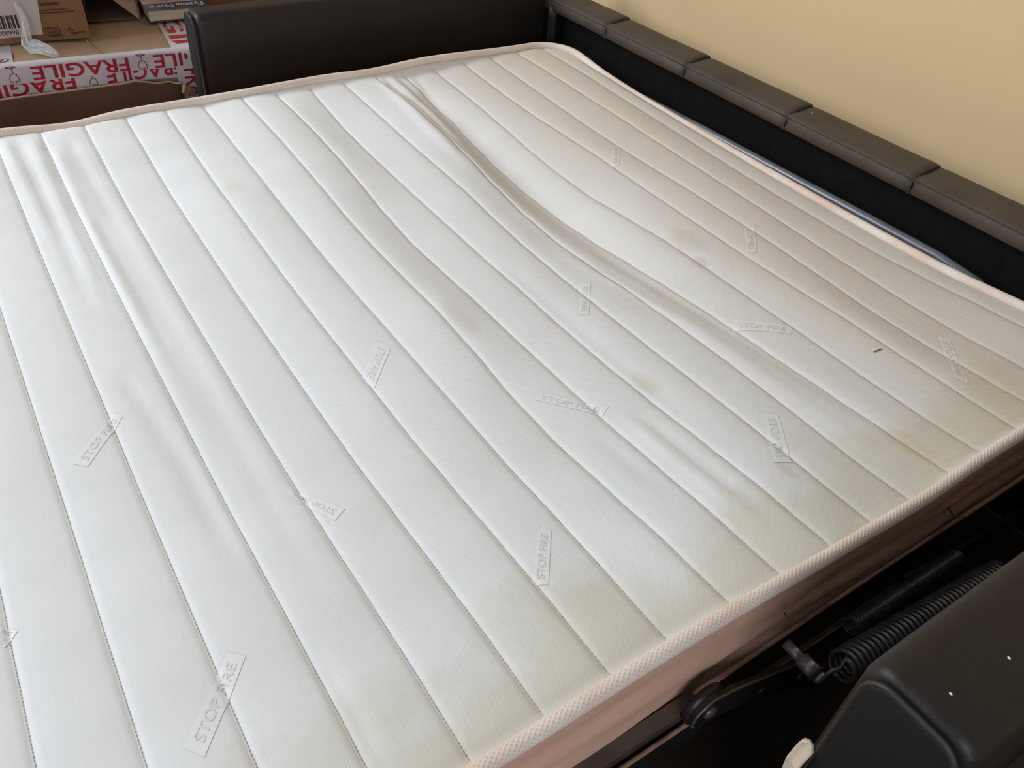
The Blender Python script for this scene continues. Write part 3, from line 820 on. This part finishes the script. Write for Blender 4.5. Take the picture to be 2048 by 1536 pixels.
# the cross strip that runs back over the lid at the right end, and down the front
def tape_lid(u, w, h):      # u along the depth, w across
    if u > 0: return BX(.333 + w, u, ZT + .0022 + h * 1.0 + .001 * math.sin(u * 60))
    return BX(.333 + w, -.0062 - h, ZT + u)
cross = tape_strip('fragile_tape', tape_lid, -.11, .62, 0, .055, 60, 6)
tv, tf = fit_text('FRAGILE', 1, 1, .018, 3)
tk = [t for t in tf if all(tv[i][0] < .83 for i in t)]
mesh_obj('lettering', [tape_lid(.476 - .57 * q[0], .008 + .040 * q[1], .0008) for q in tv], tk, M['tape_red'], cross, False)['kind'] = 'stuff'
tv, tf = fit_text('FRA', 1, 1, .018, 3)
mesh_obj('lettering', [tape_lid(-.040 - .062 * q[0], .014 + .036 * q[1], .0008) for q in tv], tf, M['tape_red'], cross, False)
# clear strip at the left end of the lid
def tape_clear(u, w, h): return BX(-.06 + w, u, ZT + .0022 + h + .0016 * math.sin(u * 70 + w * 50))
clear = tape_strip('clear_tape', tape_clear, .0, .16, 0, .085, 24, 8)
parts = []
for pts in ([(.018, .02), (.030, .03), (.022, .05), (.034, .06)], [(.022, .058), (.036, .068), (.030, .078), (.020, .070), (.022, .058)]):
    V_, F_, _ = tube_data([tape_clear(a, b_, .0006) for a, b_ in pts], .0008, 5); parts.append((V_, F_))
V_, F_ = join_data(parts); mesh_obj('glass_symbol', V_, F_, M['tape_line'], clear)

# crushed carton in front of it, its shade put into the brown
flat = thing('crushed_carton', (-.24, -1.1, FLOOR), 'shade-darkened brown cardboard carton with a crumpled top corner standing between bed and taped box', 'box')
V = []; F = []
NU, NZ = 50, 16
def crushed(u, t, side):
    y = -1.75 + u * (.912); z = FLOOR + (-.060 - FLOOR) * t
    x = -.274 + .004 * math.sin(u * 5) + (y + 1.2) * .09
    if t > .80: x += (t - .80) / .2 * -.012
    crump = smoothstep((u - .90) / .1) * smoothstep((t - .86) / .14)
    z -= float(crump) * .014; x += float(crump) * .006 * math.sin(u * 160)
    z += (.007 * u - .006 * (1 - u)) * t
    return (x - side, y, z)
for side in (0, .018):
    o0 = len(V)
    for i in range(NU + 1):
        for j in range(NZ + 1): V.append(crushed(i / NU, j / NZ, side * (1 if j < NZ else .75)))
    for i in range(NU):
        for j in range(NZ):
            a = o0 + i * (NZ + 1) + j
            F.append((a, a + NZ + 1, a + NZ + 2, a + 1))
half = (NU + 1) * (NZ + 1)
for j in range(NZ): F.append((NU * (NZ + 1) + j, half + NU * (NZ + 1) + j, half + NU * (NZ + 1) + j + 1, NU * (NZ + 1) + j + 1))
fix_normals(mesh_obj('body', V, F, M['cardboard_shaded'], flat))
tube('torn_edge', [Vector(crushed(i / 40, 1, .002)) + Vector((0, 0, .001 + (.0022 * math.sin(i * 2.3) if i > 35 else 0))) for i in range(20, 41)], .0026, M['cardboard'], flat, 6)
tube('crease', [Vector(crushed(i / 40, .86, 0)) + Vector((.0003, 0, 0)) for i in range(0, 41)], .0010, M['cardboard_shaded'], flat, 5)
V = [(-.243, -.832, -.066), (-.246, -.818, -.072), (-.252, -.808, -.084), (-.255, -.814, -.098), (-.246, -.828, -.090), (-.240, -.838, -.082),
     (-.254, -.834, -.068), (-.256, -.818, -.076), (-.261, -.808, -.088), (-.264, -.816, -.100), (-.258, -.830, -.092), (-.252, -.840, -.084)]
F = [(0, 1, 4, 5), (1, 2, 3, 4), (6, 7, 10, 11), (7, 8, 9, 10), (0, 1, 7, 6), (1, 2, 8, 7), (2, 3, 9, 8), (3, 4, 10, 9), (4, 5, 11, 10), (5, 0, 6, 11)]
fix_normals(mesh_obj('torn_corner', V, F, M['cardboard'], flat, False))

# small printed carton on the lid
small = thing('printed_carton', (-.53, -1.2, 0), 'small brown printed carton with a white barcode label on the taped box', 'box')
P0 = Vector((-.406, -.972, .002)); du = Vector((-.0215, -.178, 0)).normalized(); dn = Vector((-du.y, du.x, 0)) 
if dn.x < 0: dn = -dn
def SM(u, z, h=0): return P0 + du * u + dn * h + Vector((0, 0, z - .001))
bm = bmesh.new(); box_bm(bm, (0, -.22, 0), (.40, 0, .20), .0025, 2)
for q in bm.verts: q.co = SM(q.co.x, q.co.z, q.co.y) + Vector((0, 0, .0015))
bmesh.ops.recalc_face_normals(bm, faces=bm.faces); bm_obj('body', bm, M['cardboard_mid'], small)
def quad_patch(name, pts, h, mt, parent, nrm=None):
    V = [SM(a, b_, h) for a, b_ in pts] + [SM(a, b_, h - .0006) for a, b_ in pts]; k = len(pts)
    F = [tuple(range(k)), tuple(range(k, 2 * k))[::-1]] + [(i, (i + 1) % k, k + (i + 1) % k, k + i) for i in range(k)]
    return fix_normals(mesh_obj(name, V, F, mt, parent, False))
paper = quad_patch('paper_label', [(.092, .017), (.26, .013), (.26, .13), (.079, .13)], .0012, M['paper'], small)
parts = []
random.seed(11)
u = .131
while u < .235:
    w = random.choice((.0012, .0018, .003, .0042)); 
    V = [SM(u, .033, .0018), SM(u + w, .033, .0018), SM(u + w, .060, .0018), SM(u, .060, .0018)]
    parts.append((V, [(0, 1, 2, 3)])); u += w + random.choice((.0012, .002, .003))
V, F = join_data(parts); mesh_obj('barcode', V, F, M['ink'], paper, False)
tv, tf = fit_text('008998', .038, .0095, .0)
mesh_obj('lettering', [SM(.174 - q[0], .0205 + q[1], .0018) for q in tv], tf, M['ink'], paper, False)
quad_patch('printed_mark', [(.168, .078), (.19, .076), (.19, .092), (.172, .090)], .0018, M['ink_faint'], paper)
def dashes(name, rows_, parent):
    parts = []
    for (ua, ub, z, h) in rows_:
        u = ua; parts = []
        while u < ub:
            w = random.uniform(.002, .005)
            V = [SM(u, z, .0010), SM(min(u + w, ub), z, .0010), SM(min(u + w, ub), z + h, .0010), SM(u, z + h, .0010)]
            parts.append((V, [(0, 1, 2, 3)])); u += w + random.uniform(.0006, .0012)
        V, F = join_data(parts); mesh_obj(name, V, F, M['ink_faint'], small, False)
dashes('printed_line', [(.046, .084, .0735, .006), (.032, .092, .063, .0028), (.020, .090, .0575, .0028), (.053, .082, .0105, .0028), (.010, .038, .0145, .0022), (.024, .036, .0115, .0022)], small)
parts = []
for pts in ([(.058, .0155), (.090, .0155)], [(.058, .0155), (.057, .0245), (.062, .0275), (.090, .0275)], [(.075, .0285), (.078, .031), (.081, .0285), (.075, .0285)], [(.0615, .0225), (.086, .0225)], [(.0625, .0195), (.086, .0195)],
            [(.032, .0215), (.036, .0185), (.042, .0205), (.040, .0245), (.034, .0235), (.032, .0215)], [(.040, .0245), (.037, .027)]):
    V_, F_, _ = tube_data([SM(a, b_, .0006) for a, b_ in pts], .0007, 5); parts.append((V_, F_))
V, F = join_data(parts); mesh_obj('printed_symbol', V, F, M['ink_faint'], small)

# crinkled clear tape peeling off the carton
pth = [(-.397, -1.100, .092), (-.396, -1.097, .080), (-.394, -1.092, .062), (-.392, -1.093, .045), (-.388, -1.098, .028), (-.378, -1.101, .014), (-.366, -1.095, .012), (-.352, -1.085, .014), (-.338, -1.074, .012), (-.322, -1.062, .008), (-.312, -1.054, .006)]
wid = [.006, .010, .012, .015, .018, .024, .030, .028, .024, .016, .006]
V = []; F = []; NW = 6
for i, (p, w) in enumerate(zip(pth, wid)):
    p = Vector(p); t = (Vector(pth[min(i + 1, 10)]) - Vector(pth[max(i - 1, 0)])).normalized()
    side = t.cross(Vector((1, 0, .4))).normalized()
    nn = side.cross(t)
    for k in range(NW + 1):
        s = k / NW - .5
        V.append(p + side * s * w + nn * (.004 * math.sin(i * 2.1 + k * 1.9) * (.4 if i < 3 else 1)) + nn * .002)
for i in range(len(pth) - 1):
    for k in range(NW):
        a = i * (NW + 1) + k; F.append((a, a + NW + 1, a + NW + 2, a + 1))
o = mesh_obj('peeled_tape', V, F, M['film'], small, False); o['label'] = 'crinkled clear tape end hanging from the front'

# open carton lying on the lid behind it, one flap turned out
opn = thing('open_carton', (-.80, -1.03, .0), 'open cardboard box with dark inside and one flap turned out, behind the printed carton', 'box')
def OB(u, d, z): return BX(u, .215 + d, z + .003)
def panel(name, c, th, mt, parent):
    """thin board from four corners, given thickness"""
    c = [Vector(q) for q in c]; nn = (c[1] - c[0]).cross(c[3] - c[0]).normalized() * th
    V = c + [q + nn for q in c]
    F = [(0, 1, 2, 3), (7, 6, 5, 4), (0, 4, 5, 1), (1, 5, 6, 2), (2, 6, 7, 3), (3, 7, 4, 0)]
    return fix_normals(mesh_obj(name, V, F, mt, parent, False))
ua, ub, dd, hh = .190, .300, .30, .20
panel('back_wall', [OB(ua, dd, 0), OB(ub, dd, 0), OB(ub, dd, hh), OB(ua, dd, hh)], .004, M['cardboard_shaded'], opn)
panel('side_wall', [OB(ua, 0, 0), OB(ua, dd, 0), OB(ua, dd, hh), OB(ua, 0, hh)], .004, M['cardboard_shaded'], opn)
panel('side_wall', [OB(ub, 0, 0), OB(ub, dd, 0), OB(ub, dd, hh), OB(ub, 0, hh)], .004, M['cardboard_shaded'], opn)
panel('roof_wall', [OB(ua, 0, hh), OB(ub, 0, hh), OB(ub, dd, hh), OB(ua, dd, hh)], .004, M['cardboard_shaded'], opn)
panel('floor_wall', [OB(ua, 0, 0), OB(ub, 0, 0), OB(ub, dd, 0), OB(ua, dd, 0)], .004, M['cardboard_shaded'], opn)
tip = Vector((-.489, -.848, .003)); hin = Vector((-.530, -.890, .040))
panel('side_flap', [tip, hin, Vector((-.62, -.855, .14)), Vector((-.50, -.845, .034))], .0055, M['cardboard'], opn)

# book lying on the lid
book = thing('book', (-.53, -.77, .0), 'thick paperback book with red cover and blue title band lying on the cardboard box', 'book')
A = Vector((-.456, -.833, .0035)); bu = Vector((.010, .150, 0)).normalized(); bd = Vector((-bu.y, bu.x, 0))
def BK(u, d, z): return A + bu * u + bd * d + Vector((0, 0, z))
def book_box(name, u0, u1, d0, d1, z0, z1, mt, bev=.001):
    bm = bmesh.new(); box_bm(bm, (u0, d0, z0), (u1, d1, z1), bev, 1)
    for q in bm.verts: q.co = BK(q.co.x, q.co.y, q.co.z)
    bmesh.ops.recalc_face_normals(bm, faces=bm.faces)
    return bm_obj(name, bm, mt, book)
book_box('back_cover', -.003, .134, -.003, .215, 0, .0025, M['book_board'])
book_box('pages', 0, .130, 0, .21, .0025, .0245, M['book_pages'])
cov = book_box('front_cover', -.003, .134, -.003, .215, .0245, .027, M['book_red'])
book_box('spine', .130, .135, -.003, .215, 0, .027, M['book_board'])
bm = bmesh.new(); box_bm(bm, (-.0028, -.0032, .0268), (.1338, .046, .0274), 0)
for q in bm.verts: q.co = BK(q.co.x, q.co.y, q.co.z)
bmesh.ops.recalc_face_normals(bm, faces=bm.faces); band = bm_obj('title_band', bm, M['book_blue'], cov)
tv, tf = fit_text('Гузель Яхина', .118, .028, .006)
mesh_obj('lettering', [BK(.127 - q[0], .038 - q[1], .0279) for q in tv], tf, M['letter_white'], cov, False)

# taller cartons behind the armrest
def tall(name, lo, hi, mt, label):
    t = thing(name, ((lo[0] + hi[0]) / 2, (lo[1] + hi[1]) / 2, FLOOR), label, 'box')
    box('body', lo, (hi[0], hi[1], hi[2] - .006), mt, t, .003)
    my = (lo[0] + hi[0]) / 2
    box('lid_flap', (lo[0], lo[1], hi[2] - .005), (my - .001, hi[1], hi[2]), mt, t, .001)
    box('lid_flap', (my + .001, lo[1], hi[2] - .005), (hi[0], hi[1], hi[2]), mt, t, .001)
    return t
tall('upright_carton', (-1.25, -.70, FLOOR), (-.98, -.345, .30), M['cardboard_mid'], 'brown upright cardboard box standing behind the far armrest')
tall('upright_carton', (-1.25, -.338, FLOOR), (-.97, .06, .34), M['cardboard_tan'], 'pale tan cardboard box in the corner behind the far armrest')

# crumbs on the near armrest and the back
for x, y, z, l in ((.70, .085, .0725, 'white speck on the dusty sofa back rail midway along the wall'), (.03, .095, .0725, 'white speck on the sofa back rail at the far armrest end'), (1.575, -.800, .1302, 'white crumb on the near armrest close to its front corner'), (1.581, -.735, .1302, 'white crumb on the near armrest further from its front corner')):
    bm = bmesh.new(); bmesh.ops.create_icosphere(bm, subdivisions=1, radius=.0011)
    for q in bm.verts: q.co = Vector((q.co.x * 1.4, q.co.y, q.co.z * .7)) + Vector((x, y, z))
    tag(bm_obj('crumb', bm, M['crumb'], None, True), l, 'crumb')
